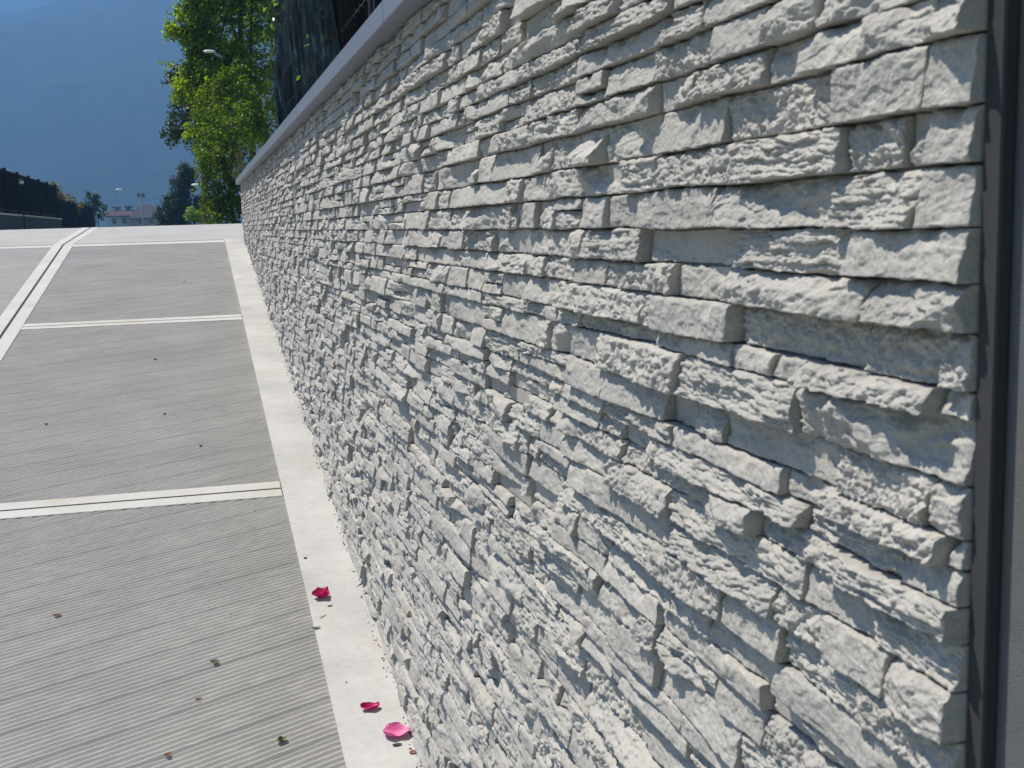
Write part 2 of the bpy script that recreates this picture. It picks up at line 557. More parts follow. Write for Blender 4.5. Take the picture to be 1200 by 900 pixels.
stones = []          # (u0, u1, v0, v1, kind, proud)
for ci in range(len(courses) - 1):
    vt, vb = courses[ci], courses[ci + 1]
    js, ks = [U0], []
    if ci in J_EX:
        for i, j in enumerate(J_EX[ci]):
            js.append(j)
            ks.append(T_EX[ci][i])
    u = js[-1]
    mod = .57
    off = .70 + (.285 if (ci // 6) % 2 else 0)
    while u < U1 - .02:
        q = rnd.random()
        l = rnd.uniform(.03, .06) if q < .18 else rnd.uniform(.08, .16) if q < .55 else rnd.uniform(.16, .30)
        nxt = off + mod * (math.floor((u - off) / mod + 1e-4) + 1)
        if nxt - (u + l) < .035:
            l = nxt - u
        u2 = min(u + l, U1)
        if U1 - u2 < .03:
            u2 = U1
        js.append(u2)
        ks.append(None)
        u = u2
    sl = [0.0] + [max(-.005, min(.005, rnd.gauss(0, .0022))) for _ in js[2:]] + [0.0]
    for (a, b), k, (s0, s1) in zip(zip(js, js[1:]), ks, zip(sl, sl[1:])):
        if vt < rz((a + b) / 2 + .1) - .004:
            continue
        if k is None:
            kind, pr = rnd.choice(KINDS), rnd.gauss(.5, 4.2)
            pr = max(-6, min(11, pr))
            if b - a < .06:
                kind = rnd.choice(['smooth', 'facet', 'rough'])
        else:
            kind, pr = k.split()
            pr = float(pr) * .9
        if k is None and b - a > .1 and vt - vb > .036 and rnd.random() < .22:
            vm = vb + (vt - vb) * rnd.uniform(.4, .6)
            stones.append((a, b, vm, vt, kind, pr / 1000, ci, s0, s1))
            stones.append((a, b, vb, vm, rnd.choice(KINDS), max(-6, min(11, rnd.gauss(.5, 4.2))) / 1000, ci, s0, s1))
        else:
            stones.append((a, b, vb, vt, kind, pr / 1000, ci, s0, s1))

# a stone is a small height field over its rectangle with a skirt back to the wall
BACK = D + .0155
def stone_mesh(s, dens):
    u0, u1, v0, v1, kind, proud, ci, s0, s1 = s
    W, H = u1 - u0, v1 - v0
    um, vm = (u0 + u1) / 2, (v0 + v1) / 2
    pu = (to_px(u1, vm) - to_px(u0, vm)).length
    pv = (to_px(um, v1) - to_px(um, v0)).length
    nu = int(min(130, max(9 if dens < 3 else 4, pu / dens * 1.25)))
    nv = int(min(64, max(7 if dens < 3 else 4, pv / dens)))
    sx, sy = rnd.uniform(0, 400), rnd.uniform(0, 400)
    gap = .0011 if proud > 0 else .0016
    # parametric grid with rows close to the edge
    def rows(n, size):
        g = np.linspace(0, 1, n + 1)
        e = np.array([.0012, .0032]) / size
        if e[1] * n < 1 and size > .012:
            g = np.sort(np.concatenate([g[:1], e, g[1:-1] * (1 - 2 * e[1] - .04) + e[1] + .02, 1 - e, g[-1:]]))
        return g
    a, b = rows(nu, W), rows(nv, H)
    nu, nv = len(a) - 1, len(b) - 1
    A, B = np.meshgrid(a, b)
    x = A * W
    y = B * H
    X, Y = x + sx, y + sy
    # uneven outline, the broken upper edge most of all
    ez = np.minimum(np.minimum(A * W, (1 - A) * W), np.minimum(B * H, (1 - B) * H))
    tilt_u, tilt_v = rnd.gauss(0, .020), -abs(rnd.gauss(.17, .08)) * min(1, .040 / H)   # the lower lip stands proud
    h = np.maximum(proud + tilt_u * (x - W / 2) + tilt_v * (y - H / 2), -.0075)
    big = fbm(X * 14, Y * 22, 2)
    an = rnd.uniform(-.5, .9)
    ca, sa = math.cos(an), math.sin(an)
    cleav = perlin((X * ca + Y * sa) * 28, (Y * ca - X * sa) * 150) + .6 * perlin((X * ca + Y * sa) * 60 + 9, (Y * ca - X * sa) * 330)
    qt = 1.5 * fbm(X * 13 + 40, Y * 24 + 3, 3, .55) + rnd.uniform(0, 1)
    ft = np.floor(qt)
    terr = ft + np.clip((qt - ft - .5) * 7 + .5, 0, 1) - qt.mean()        # cleft steps with crisp lips
    if kind == 'smooth':
        h = h + .0011 * terr + .0015 * big + .0007 * fbm(X * 100, Y * 100, 3, .6) + .0004 * cleav + .0016 * np.clip(perlin(X * 38 + 9, Y * 45) - .25, 0, 1) * 2
        chip_w, chip_d = .0035, .4
    elif kind == 'rough':
        n = np.abs(perlin(X * 48, Y * 60))
        n2 = np.abs(perlin(X * 110 + 31, Y * 120))
        h = h + .0032 * big + .0068 * (n - .25) + .0034 * (n2 - .25) + .0016 * fbm(X * 210, Y * 210, 2, .6) - .006 * np.clip(perlin(X * 60 + 77, Y * 70) - .35, 0, 1)
        chip_w, chip_d = .0055, .75
    elif kind == 'striated':
        wv = Y * rnd.uniform(110, 210) + (x - W / 2) * rnd.gauss(0, 9) + .55 * perlin(X * 9, Y * 20) + .5 * perlin(X * 40, Y * 30)
        fr = wv - np.floor(wv)
        fl = np.floor(wv)
        lay = perlin(X * 13 + 5 + fl * 7.7, fl * 3.7 + .5) + .5 * perlin(X * 45 + fl * 3.1, fl * 2.3 + .5)
        h = h + .0022 * big + .0014 * terr + .0042 * lay + .0016 * np.minimum(fr * 2.4, 1 - fr) + .0016 * fbm(X * 120, Y * 200, 3)
        chip_w, chip_d = .004, .5
    else:
        pl = None
        for k in range(5):
            gx, gy = rnd.gauss(0, .16), rnd.gauss(0, .30)
            cx, cy = rnd.uniform(0, W), rnd.uniform(0, H)
            q = gx * (x - cx) + gy * (y - cy) + rnd.uniform(0, .004)
            pl = q if pl is None else np.minimum(pl, q)
        h = h + .005 + np.clip(pl, -.018, .006) + .0026 * fbm(X * 34, Y * 50, 3, .55) + .0008 * fbm(X * 150, Y * 170, 3, .6) + .0006 * cleav + .0024 * terr
        chip_w, chip_d = .005, .6
    # chipped arrises: the depth of the rounding wanders along the edge
    cw = chip_w * (.35 + .9 * np.clip(.5 + perlin(X * 55 + 13, Y * 55 + 7), 0, 1.3))
    top = np.clip(1 - (1 - B) * H / (cw * 1.5), 0, 1)
    oth = np.clip(1 - np.minimum(np.minimum(A, 1 - A) * W, 3 * B * H) / (cw * .5), 0, 1)
    h = h - chip_d * (.0060 * top ** 2 + .0016 * oth ** 2)
    # a bite out of some top edges
    bite = np.clip(perlin(X * 26 + 51, Y * 3) - .18, 0, 1) * np.clip(1 - (1 - B) * H / .016, 0, 1)
    h = h - .020 * bite
    h = np.clip(h, -.0105, .030)
    jx = .0012 * perlin(X * 70 + 3, Y * 70) * (np.minimum(A, 1 - A) < 1e-9)
    jy = .0013 * perlin(X * 60 + 23, Y * 60) * (np.minimum(B, 1 - B) < 1e-9)
    vv = v0 + gap + B * (H - 2 * gap) + jy
    ct, cb = courses[ci], courses[ci + 1]
    rel = (vv - cb) / (ct - cb)
    uu = u0 + gap + A * (W - 2 * gap) + jx + (s0 * (1 - A) + s1 * A) * (2 * rel - 1)
    wt = .0022 * perlin(uu * 7 + 3.7 * ci, uu * 0 + 1.3 * ci)
    wb = .0022 * perlin(uu * 7 + 3.7 * (ci + 1), uu * 0 + 1.3 * (ci + 1))
    vv = vv + wb * (1 - rel) + (wt if ci else 0) * rel
    front = np.stack([D - h, uu, vv], -1)
    N1, N2 = nv + 1, nu + 1
    idx = np.arange(N1 * N2).reshape(N1, N2)
    f = np.stack([idx[:-1, :-1], idx[1:, :-1], idx[1:, 1:], idx[:-1, 1:]], -1).reshape(-1, 4)
    ring = np.concatenate([idx[0, :], idx[1:, -1], idx[-1, -2::-1], idx[-2:0:-1, 0]])
    fv = front.reshape(-1, 3)
    r0 = fv[ring]
    r1 = r0.copy()
    r1[:, 0] = BACK
    rm = r0.copy()                               # the sides are broken too, not sawn
    tt = .5
    rm[:, 0] = r0[:, 0] * (1 - tt) + BACK * tt
    n = len(ring)
    base = N1 * N2
    k = np.arange(n)
    k2 = (k + 1) % n
    s1 = np.stack([base + k, base + k2, base + n + k2, base + n + k], -1)
    s2 = np.stack([base + n + k, base + n + k2, base + 2 * n + k2, base + 2 * n + k], -1)
    return np.concatenate([fv, r0, rm, r1]), f, np.concatenate([s1, s2])

def seen_area(s):
    u0, u1, v0, v1 = s[:4]
    c = [to_px(u0, v0), to_px(u1, v0), to_px(u1, v1), to_px(u0, v1)]
    ar = abs(sum(c[i].x * c[(i + 1) % 4].y - c[(i + 1) % 4].x * c[i].y for i in range(4))) / 2
    inside = sum(abs(p.x) < 512 and abs(p.y) < 384 for p in c) / 4
    return ar * inside
vis = [(seen_area(s), i) for i, s in enumerate(stones)]
order = [i for a, i in sorted(vis, reverse=True)]
area = {i: a for a, i in vis}
mass_v, mass_f, mass_s, nb = [], [], [], 0
for rank, i in enumerate(order):
    s = stones[i]
    seen = area[i] > 0
    v, f, fs = stone_mesh(s, 1.0 if seen else 7.0)
    if rank < 300 and seen:
        o = Vector((D, (s[0] + s[1]) / 2, (s[2] + s[3]) / 2))
        ob = link('stone', mesh_np('stone', v - np.array(o), np.concatenate([f, fs]), len(f)), M_STONE, wall)
        ob.matrix_parent_inverse = Matrix.Translation(-Vector(wall.location))
        ob.location = o
    else:
        mass_v.append(v)
        mass_f.append(f + nb)
        mass_s.append(fs + nb)
        nb += len(v)
mo = stuff(link('stone_strips', mesh_np('stone_strips', np.concatenate(mass_v), np.concatenate(mass_f + mass_s), sum(len(f) for f in mass_f)), M_STONE, wall))
mo.matrix_parent_inverse = Matrix.Translation(-Vector(wall.location))

def wpart(name, mb, mat):
    o = mb.build(name, mat, wall)
    o.matrix_parent_inverse = Matrix.Translation(-Vector(wall.location))
    return o
wpart('backing', MB().box(D + .0122, D + .17, U0 + .002, U1 - .004, -2.0, .466), M_JOINT)
yy = .40
while yy < U1:
    y2 = min(yy + 2.46, U1 + .03)
    mb = MB().box(D - .050, D + .26, yy, y2 - .003, .467, .520, .002)
    wpart('coping', mb, M_COPE)
    yy = y2

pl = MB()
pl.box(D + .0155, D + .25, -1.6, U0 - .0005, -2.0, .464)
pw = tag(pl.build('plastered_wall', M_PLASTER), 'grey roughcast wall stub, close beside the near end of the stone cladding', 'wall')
MB().box(D + .004, D + .0149, U0 - .020, U0 - .0006, -1.9, .463, .0015).build('shadow_strip', plain('painted_shadow', (.045, .045, .048), .9), pw)  # dark strip added to stand in for the cladding's shadow on the plaster

# dirt that gathers in the seam at the wall foot
dv, df = [], []
for k in range(1000):
    y = 1.5 + 9 * rnd.random() ** 1.7
    if perlin(np.array([y * 2.3]), np.array([4.2]))[0] < -.05 and rnd.random() < .8:
        continue
    x = D - .012 + rnd.uniform(-.010, .012)
    r = rnd.uniform(.001, .0038)
    z = rz(y, x) + .003
    n = len(dv)
    a = rnd.uniform(0, 6.28)
    dv += [(x + r * math.cos(a + q), y + 1.6 * r * math.sin(a + q), z) for q in (0, 1.57, 3.14, 4.71)] + [(x, y, z + r * .9)]
    df += [(n, n + 1, n + 4), (n + 1, n + 2, n + 4), (n + 2, n + 3, n + 4), (n + 3, n, n + 4)]
stuff(link('dirt', mesh_np('dirt', dv, df), M_DIRT))

# ------------------------------------------------------------------ petals and leaves lying on the ramp
def curl_mesh(name, lx, ly, curl, seed, frill=.0, n=10, twist=0):
    """a thin curled petal or leaf of real thickness; x along, y across"""
    v = []
    for side in (0, 1):
        for i in range(n + 1):
            t = i / n
            wd = math.sin(math.pi * (.06 + .90 * t)) ** .6 * (1 + (18 * frill) * math.sin(11 * t + seed))
            for j in range(n + 1):
                s = j / n * 2 - 1
                x = (t - .5) * lx
                y = s * wd * ly / 2
                z = curl * ((s * wd) ** 2 * ly * .55 + (2 * t - 1) ** 2 * lx * .30)
                z += frill * math.sin(7 * t + 5 * s + seed) * (abs(s) ** 2 + .2) + twist * s * (t - .5)
                v.append((x, y, z + (.0004 if side else 0)))
    m1 = (n + 1) ** 2
    f = []
    for side in (0, 1):
        for i in range(n):
            for j in range(n):
                a = side * m1 + i * (n + 1) + j
                q = (a, a + 1, a + n + 2, a + n + 1)
                f.append(q if not side else q[::-1])
    rim = [i for i in range(n + 1)] + [i * (n + 1) + n for i in range(1, n + 1)] + [n * (n + 1) + j for j in range(n - 1, -1, -1)] + [i * (n + 1) for i in range(n - 1, 0, -1)]
    for k in range(len(rim)):
        a, b = rim[k], rim[(k + 1) % len(rim)]
        f.append((a, b, b + m1, a + m1))
    v = np.array(v)
    v[:, 2] -= v[:, 2].min()
    return mesh_np(name, v, f, True)

def petal_mat(name, c1, c2):
    m, t, b = new_mat(name)
    v = coords(t, (40, 240, 40))
    n = noise_node(t, 1, 3, .5, v)
    r = ramp_node(t, n.outputs[0], [(.3, c1), (.7, c2)])
    t.links.new(r.outputs[0], b.inputs['Base Color'])
    b.inputs['Roughness'].default_value = .5
    tr = t.nodes.new('ShaderNodeBsdfTranslucent')
    t.links.new(r.outputs[0], tr.inputs[0])
    ms = t.nodes.new('ShaderNodeMixShader')
    ms.inputs[0].default_value = .35
    t.links.new(b.outputs[0], ms.inputs[1])
    t.links.new(tr.outputs[0], ms.inputs[2])
    t.links.new(ms.outputs[0], t.nodes['Material Output'].inputs[0])
    return m
M_PET1 = petal_mat('crimson_petal', (.55, .008, .12), (.72, .02, .22))
M_PET2 = petal_mat('pink_petal', (.80, .17, .42), (.92, .32, .58))
M_LITG = plain('fallen_green_leaf', (.13, .17, .07), .6, var=.3, scale=60)
M_LITB = plain('fallen_brown_leaf', (.22, .10, .05), .7, var=.3, scale=60)
M_LITD = plain('dark_crumb', (.05, .04, .035), .8, var=.3, scale=60)

def lay(name, x, y, lx, ly, curl, ang, mat, label, cat, group, frill=0, twist=0, up=.0035, tilt=0):
    if x < XK:
        up = -.001
    k = 1.5 if cat == 'petal' else 1.15 if cat == 'leaf' else .8
    lx, ly = lx * k, ly * k
    me = curl_mesh(name, lx, ly, curl, rnd.uniform(0, 9), frill, 10 if lx > .02 else 5, twist)
    o = link(name, me, mat)
    o.location = (x, y, rz(y, x) + up)
    o.rotation_euler = (math.atan(.1269) + tilt, 0, ang)
    tag(o, label, cat, group)
    return o
GP = 'fallen petals on the pale edge strip'
lay('petal', .350, 4.002, .040, .034, .9, .35, M_PET1, 'crimson petal with a raised tip, lying alone farther up the edge strip', 'petal', GP, .004, .014)
lay('petal', .406, 3.233, .036, .022, .7, .05, M_PET1, 'dark crimson rolled petal, between the pale pink petal and the ribbed panel', 'petal', GP, .003)
lay('petal', .456, 3.083, .049, .040, .55, .1, M_PET2, 'large pale pink petal with a frilled edge, close by the wall foot', 'petal', GP, .0045)
GL = 'leaves fallen on the ramp'
lay('fallen_leaf', -.008, 3.620, .026, .016, .8, -.5, M_LITG, 'green curled leaf alone in the middle of the near ribbed panel', 'leaf', GL)
lay('fallen_leaf', .154, 3.134, .024, .018, .7, .6, M_LITG, 'crumpled green leaf on the near ribs at the bottom of the photo', 'leaf', GL, .002)
lay('fallen_leaf', .309, 3.769, .026, .010, .5, .2, M_LITG, 'narrow green leaf lying across the border of ribs and edge strip', 'leaf', GL)
lay('fallen_leaf', .340, 3.850, .030, .003, .2, .75, M_LITG, 'thin green stalk on the edge strip just below the upper crimson petal', 'leaf', GL, up=.004)
lay('fallen_leaf', .372, 3.925, .016, .006, .4, .2, M_LITD, 'tiny dark leaf on the edge strip, in front of the upper crimson petal', 'leaf', GL)
lay('fallen_leaf', .448, 3.030, .022, .010, .4, .05, M_LITD, 'dark olive scrap tucked under the pale pink petal', 'leaf', GL)
lay('fallen_leaf', .484, 2.985, .020, .013, .3, .2, M_LITB, 'tan scrap at the wall foot, nearest the bottom of the photo', 'leaf', GL)
lay('fallen_leaf', -.504, 4.082, .024, .010, .6, .2, M_LITB, 'orange brown leaf scrap on the near ribs at the photo\'s left side', 'leaf', GL)
lay('fallen_leaf', -.139, 3.136, .018, .012, .6, .5, M_LITB, 'brown leaf scrap on the near ribs at the bottom edge of the photo', 'leaf', GL)
lay('fallen_leaf', -.058, 3.409, .016, .010, .6, .3, M_LITB, 'small brown scrap on the near ribs, below the green curled leaf', 'leaf', GL)
for x, y, s in ((-.197, 6.441, .026), (-.272, 7.699, .024), (-.771, 6.393, .024), (-.024, 5.845, .018), (.179, 4.9, .012), (-.10, 10.5, .022), (.05, 3.95, .008), (-.02, 4.02, .008), (.02, 4.20, .008), (.36, 3.40, .008), (.33, 4.35, .018)):
    lay('debris', x, y, s, s * .6, .6, rnd.uniform(0, 3), M_LITD, 'tiny dark crumb of plant debris lying on the ramp', 'debris', 'dark crumbs scattered over the ramp')

# ------------------------------------------------------------------ foliage
def leaf_cloud(P, N, size, ratio=.55, fold=.25, rs=None):
    """one folded leaf of two triangles-pairs at each point P facing about N"""
    rs = rs or np.random.RandomState(3)
    n = len(P)
    d = rs.normal(size=(n, 3))
    d[:, 2] -= .5
    Nn = N + .8 * rs.normal(size=(n, 3))
    Nn /= np.linalg.norm(Nn, axis=1)[:, None]
    d -= (d * Nn).sum(1)[:, None] * Nn
    d /= np.linalg.norm(d, axis=1)[:, None]
    c = np.cross(Nn, d)
    s = (size * rs.uniform(.6, 1.3, n))[:, None]
    a = P - d * s * .5
    b = P + d * s * .5
    m1 = P - d * s * .05 + c * s * ratio * .5 + Nn * s * fold * .5
    m2 = P - d * s * .05 - c * s * ratio * .5 + Nn * s * fold * .5
    v = np.stack([a, m1, b, m2], 1).reshape(-1, 3)
    i = np.arange(n) * 4
    f = np.concatenate([np.stack([i, i + 1, i + 2], 1), np.stack([i, i + 2, i + 3], 1)])
    return v, f

def sprays(blobs, seed, per, size, twig=.35):
    per = int(per * 1.5)
    """leaves strung along short twigs that fill ellipsoids (cx,cy,cz,rx,ry,rz,n)"""
    rs = np.random.RandomState(seed)
    PP, NN, tw = [], [], []
    for cx, cy, cz, rx, ry, rz_, n in blobs:
        c = np.array([cx, cy, cz])
        R = np.array([rx, ry, rz_])
        for k in range(n):
            q = rs.normal(size=3)
            q /= np.linalg.norm(q)
            rad = rs.uniform(.15, 1.0) ** .6
            p0 = c + q * R * rad * .72
            dr = q * .8 + rs.normal(size=3) * .5 + np.array([0, 0, -.1])
            dr /= np.linalg.norm(dr)
            ln = twig * rs.uniform(.5, 1.3) * min(1, R.mean() * 1.6)
            tw.append((p0, p0 + dr * ln))
            t = rs.uniform(0, 1, per)[:, None]
            pts = p0 + dr * ln * t + np.array([0, 0, -.25]) * ln * t ** 2 + rs.normal(size=(per, 3)) * .045 * (size / .08)
            PP.append(pts)
            NN.append(np.repeat((q * .6 + np.array([-.5, .05, .7]))[None], per, 0))
    v, f = leaf_cloud(np.concatenate(PP), np.concatenate(NN), size, rs=rs)
    return v, f, tw

def tree(name, base, trunk_top, r0, blobs, seed, per, size, mat, label, cat='tree', group=None, twig=.35, crown='crown', limbs=9):
    root = tag(empty(name, base), label, cat, group)
    off = -np.array(base)
    v, f, tw = sprays(blobs, seed, per, size, twig)
    o = link(crown, mesh_np(crown, v + off, f), mat, root)
    mb = MB(base)
    b, t = Vector(base), Vector(trunk_top)
    pts = [b.lerp(t, k / 5) + Vector((math.sin(k * 1.7 + seed), math.cos(k * 1.3 + seed), 0)) * r0 * .5 * (k > 0) for k in range(6)]
    mb.tube(pts, [r0 * (1 - .13 * k) for k in range(6)], 8)
    mb.build('trunk', M_BARK, root, True)
    br = MB(base)
    rs = random.Random(seed)
    for k in range(limbs):
        bl = blobs[k % len(blobs)]
        s = b.lerp(t, rs.uniform(.25, .95))
        e = Vector((bl[0] + rs.uniform(-.5, .5) * bl[3], bl[1] + rs.uniform(-.5, .5) * bl[4], bl[2] + rs.uniform(-.3, .6) * bl[5]))
        mid = s.lerp(e, .5) + Vector((0, 0, .12 * (e - s).length))
        br.tube([s, mid, e], [r0 * .42, r0 * .28, r0 * .10], 5)
    for p0, p1 in tw[::max(1, len(tw) // 160)]:
        br.tube([p0, p1], [r0 * .06, r0 * .03], 3, False)
    stuff(br.build('branches', M_BARK, root, True))
    return root

# bright tree beyond the end of the wall
tree('broadleaf_tree', (1.35, 27.5, .05), (1.2, 27.5, 5.6), .10,
     [(.55, 27.2, 4.35, .75, .30, .80, 80), (.95, 27.2, 5.3, .85, .30, .75, 76), (.42, 27.0, 3.45, .82, .30, .66, 84), (1.2, 27.2, 3.5, .8, .3, .9, 90), (1.7, 27.3, 4.6, .8, .3, .9, 80),
      (.30, 27.0, 4.75, .5, .3, .40, 34), (.40, 26.6, 2.75, .60, .3, .6, 64), (1.75, 27.2, 5.4, .6, .3, .6, 44),
      (.15, 27.1, 4.15, .42, .3, .22, 24), (-.28, 27.1, 4.20, .22, .25, .12, 9), (.05, 27.2, 3.0, .45, .3, .28, 30), (.95, 26.6, 2.3, .75, .3, .7, 70), (1.6, 26.8, 2.4, .7, .3, .9, 60), (.25, 27.0, 5.15, .28, .3, .3, 14), (.45, 26.3, 2.0, .5, .3, .5, 44)],
     5, 17, .105, M_LEAF, 'tall bright green leafy tree rising beyond the far end of the stone wall')
tree('shaded_tree', (.35, 31.5, .05), (.35, 31.5, 4.4), .09,
     [(-.12, 31.5, 3.0, .42, .5, .55, 46), (.2, 31.6, 2.35, .42, .5, .4, 38), (-.38, 31.4, 2.42, .26, .3, .35, 26), (-.15, 31.5, 3.75, .35, .4, .3, 22), (.4, 31.6, 3.6, .5, .5, .7, 44), (.5, 31.6, 1.7, .4, .4, .5, 30), (.9, 31.2, 2.6, .75, .3, .8, 90), (1.0, 31.2, 4.2, .85, .3, .9, 110), (1.9, 31.2, 3.4, .8, .3, 1.2, 110), (1.0, 31.2, 5.8, 1.0, .3, .9, 110), (2.0, 31.2, 5.4, .7, .3, 1.0, 80), (.3, 31.2, 4.9, .5, .3, .7, 50)],
     9, 17, .085, M_LEAFD, 'dark green drooping tree, its hanging branches left of the bright tree')
tree('leafy_shrub', (.75, 24.0, .05), (.75, 24.0, 1.2), .05,
     [(.50, 23.6, .62, .42, .3, .52, 62), (.85, 23.5, 1.15, .55, .3, .62, 74), (.42, 23.6, 1.30, .36, .3, .42, 44), (.38, 24.6, 1.75, .40, .3, .5, 40), (.55, 24.8, 2.45, .45, .3, .55, 56), (.95, 24.8, 2.75, .45, .3, .6, 50), (1.2, 23.6, .7, .5, .5, .6, 50), (.70, 23.4, .32, .6, .5, .3, 50), (.75, 23.6, 1.95, .5, .5, .5, 50)],
     15, 17, .072, M_LEAFS, 'bright green shrub hanging down to the ground at the far end of the wall', 'shrub', crown='foliage')
tree('low_bush', (.02, 33.5, .04), (.02, 33.5, .4), .03, [(-.02, 33.5, .40, .20, .25, .22, 26), (.28, 33.5, .36, .22, .25, .20, 24)],
     16, 16, .06, M_LEAFG, 'small bright green bush at the roadside below the dark tree', 'bush', crown='foliage')
tree('dark_conifer', (-.55, 70, .0), (-.55, 70, 3.6), .12,
     [(-.85, 70, 1.5, 1.05, 1.0, .95, 120), (-.45, 70, 2.5, .75, .8, .85, 90), (-.15, 70, 3.1, .55, .6, .8, 60), (-1.45, 70, .9, .7, .7, .7, 60), (.2, 70, 1.2, 1.0, .8, 1.0, 90), (-.9, 70, .4, 1.1, .8, .5, 60)],
     21, 20, .13, M_LEAFF, 'rounded dark bluish green tree on the street, beyond the low bush', twig=.3)
tree('young_tree', (-6.35, 85, .2), (-6.35, 85, 2.4), .05,
     [(-6.75, 85, 1.75, .55, .5, .55, 40), (-6.3, 85, 2.1, .4, .4, .55, 32), (-5.9, 85, 1.5, .6, .5, .6, 40), (-6.3, 85, 1.1, .8, .6, .6, 40), (-6.62, 85, 2.5, .12, .12, .4, 10), (-6.05, 85, 2.3, .12, .12, .4, 10)],
     24, 14, .11, M_LEAFD, 'small upright tree standing behind the far end of the dark fence', twig=.3)
for sd, x, y, z, r, lb in ((31, -6.05, 57, 2.02, .55, 'yellowing bush rising behind the fence, the nearer and taller of two'), (33, -5.95, 63, 1.62, .55, 'orange and green bush showing behind the step in the fence, farther of two')):
    tree('autumn_bush', (x, y, .2), (x, y, z - .3), .04, [(x, y, z, r, .5, .32, 34), (x + .3, y, z - .4, r, .5, .35, 34), (x - .3, y, z - .55, r, .5, .4, 34)], sd, 14, .10, M_LEAFY, lb, 'bush', 'yellowing bushes behind the fence', .25, 'foliage')

# the long dark hedge behind the left fence: nobody could count its leaves
def hedge(name, x0, x1, y0, y1, z0, z1, n, size, mat, label, seed):
    rs = np.random.RandomState(seed)
    P = np.stack([rs.uniform(x0, x1, n), rs.uniform(y0, y1, n), z0 + (z1 - z0) * rs.uniform(0, 1, n)], 1)
    P[:, 2] += .12 * np.sin(P[:, 1] * 1.7) * (P[:, 2] - z0) / (z1 - z0)
    v, f = leaf_cloud(P, np.repeat(np.array([[.3, -.5, .6]]), n, 0), size, .6, rs=rs)
    root = tag(empty(name, ((x0 + x1) / 2, y0, z0)), label, 'hedge')
    o = link('foliage', mesh_np('foliage', v - np.array(root.location), f), mat, root)
    mb = MB(root.location)
    for k in range(int((y1 - y0) / 1.2)):
        y = y0 + .6 + k * 1.2
        mb = MB(root.location)
        mb.tube([((x0 + x1) / 2, y, z0 - .1), ((x0 + x1) / 2 + .05, y + .05, z1 - .3)], [.03, .012], 5)
        mb.build('stem', M_BARK, root)
    return root
hedge('hedge', -6.4, -5.75, 38, 55, .3, 1.75, 9000, .13, M_LEAFH, 'dark hedge seen through the taller fence on the low wall', 41)
hedge('hedge', -6.6, -5.75, 55, 73, -.2, 1.35, 9000, .13, M_LEAFH, 'dark hedge behind the lower far run of fence', 42)
hedge('hedge', 1.35, 2.3, 1.0, 13.5, .40, 2.6, 15000, .07, M_LEAFH, 'tall dark hedge behind the shade cloth on top of the wall', 43)

# ------------------------------------------------------------------ fences
struct(MB().box(D + .175, 14, -3, U1 - .01, -2, .445).build('terrace', M_GROUND))
top_fence = tag(empty('netting_fence', (.78, 5, .445)), 'wire fence hung with black shade cloth and green net on top of the stone wall', 'fence')
TF = Vector(top_fence.location)
def tpart(name, mb, mat, parent=top_fence, smooth=False):
    return mb.build(name, mat, parent, smooth)
for y in (1.6, 3.5, 5.42, 7.4, 9.3, 11.2):
    tpart('post', MB(TF).tube([(.82, y, .44), (.82, y, 2.4)], .032, 10), M_POSTW)
for z in (.62, .80, .98, 1.25, 1.6, 2.0):
    mb = MB(TF).tube([(.775, 1.2, z), (.775, 12.4, z)], .0016, 5)
    y = 1.2
    while y < 12.3:                                 # the barbs
        mb.tube([(.765, y - .008, z - .008), (.785, y + .008, z + .008)], .001, 3)
        mb.tube([(.765, y + .008, z + .008), (.785, y - .008, z - .008)], .001, 3)
        y += .14
    tpart('barbed_wire', mb, M_WIRE)
tpart('stay_wire', MB(TF).tube([(.77, 5.11, .44), (.77, 5.13, 2.4)], .0035, 6), M_WIRE)
# shade cloth
Yc = np.linspace(1.0, 12.6, 150)
Zc = np.linspace(.45, 2.45, 26)
YY, ZZ = np.meshgrid(Yc, Zc)
XX = .90 + .03 * perlin(YY * 1.4, ZZ * .8) + .015 * perlin(YY * 5, ZZ * 1.2)
i0 = np.arange(YY.size).reshape(YY.shape)
fq = np.stack([i0[:-1, :-1], i0[1:, :-1], i0[1:, 1:], i0[:-1, 1:]], -1).reshape(-1, 4)
link('shade_cloth', mesh_np('shade_cloth', np.stack([XX, YY, ZZ], -1).reshape(-1, 3) - np.array(TF), fq, True), M_CLOTH, top_fence)
# green net bunched over the fence
def net_material():
    m, t, b = new_mat('green_net')
    v = coords(t)
    n = noise_node(t, 7, 5, .65, v)
    r = ramp_node(t, n.outputs[0], [(.40, (.003, .008, .012)), (.56, (.010, .026, .034)), (.70, (.05, .10, .125))])  # lightest stop paints fold highlights into the net's colour
    t.links.new(r.outputs[0], b.inputs['Base Color'])
    b.inputs['Roughness'].default_value = .8
    b.inputs['Specular IOR Level'].default_value = .05
    tb = t.nodes.new('ShaderNodeBsdfTransparent')
    ms = t.nodes.new('ShaderNodeMixShader')
    a = ramp_node(t, n.outputs[0], [(.3, (.45, .45, .45)), (.65, (.85, .85, .85))])
    t.links.new(a.outputs[0], ms.inputs[0])
    t.links.new(tb.outputs[0], ms.inputs[1])
    t.links.new(b.outputs[0], ms.inputs[2])
    t.links.new(ms.outputs[0], t.nodes['Material Output'].inputs[0])
    return m
nY, nZ = 150, 60
A, B = np.meshgrid(np.linspace(0, 1, nY), np.linspace(0, 1, nZ))
far_edge = 10.6 - 3.0 * B ** 1.3
near_edge = 5.9 - .2 * B
YY = near_edge + (far_edge - near_edge) * A
ZZ = .46 + 1.75 * B
fold = perlin(YY * 3.2 + B * 1.2, B * 1.1) * .055 + perlin(YY * 8 + 3 * B, B * 2.2 + 9) * .022
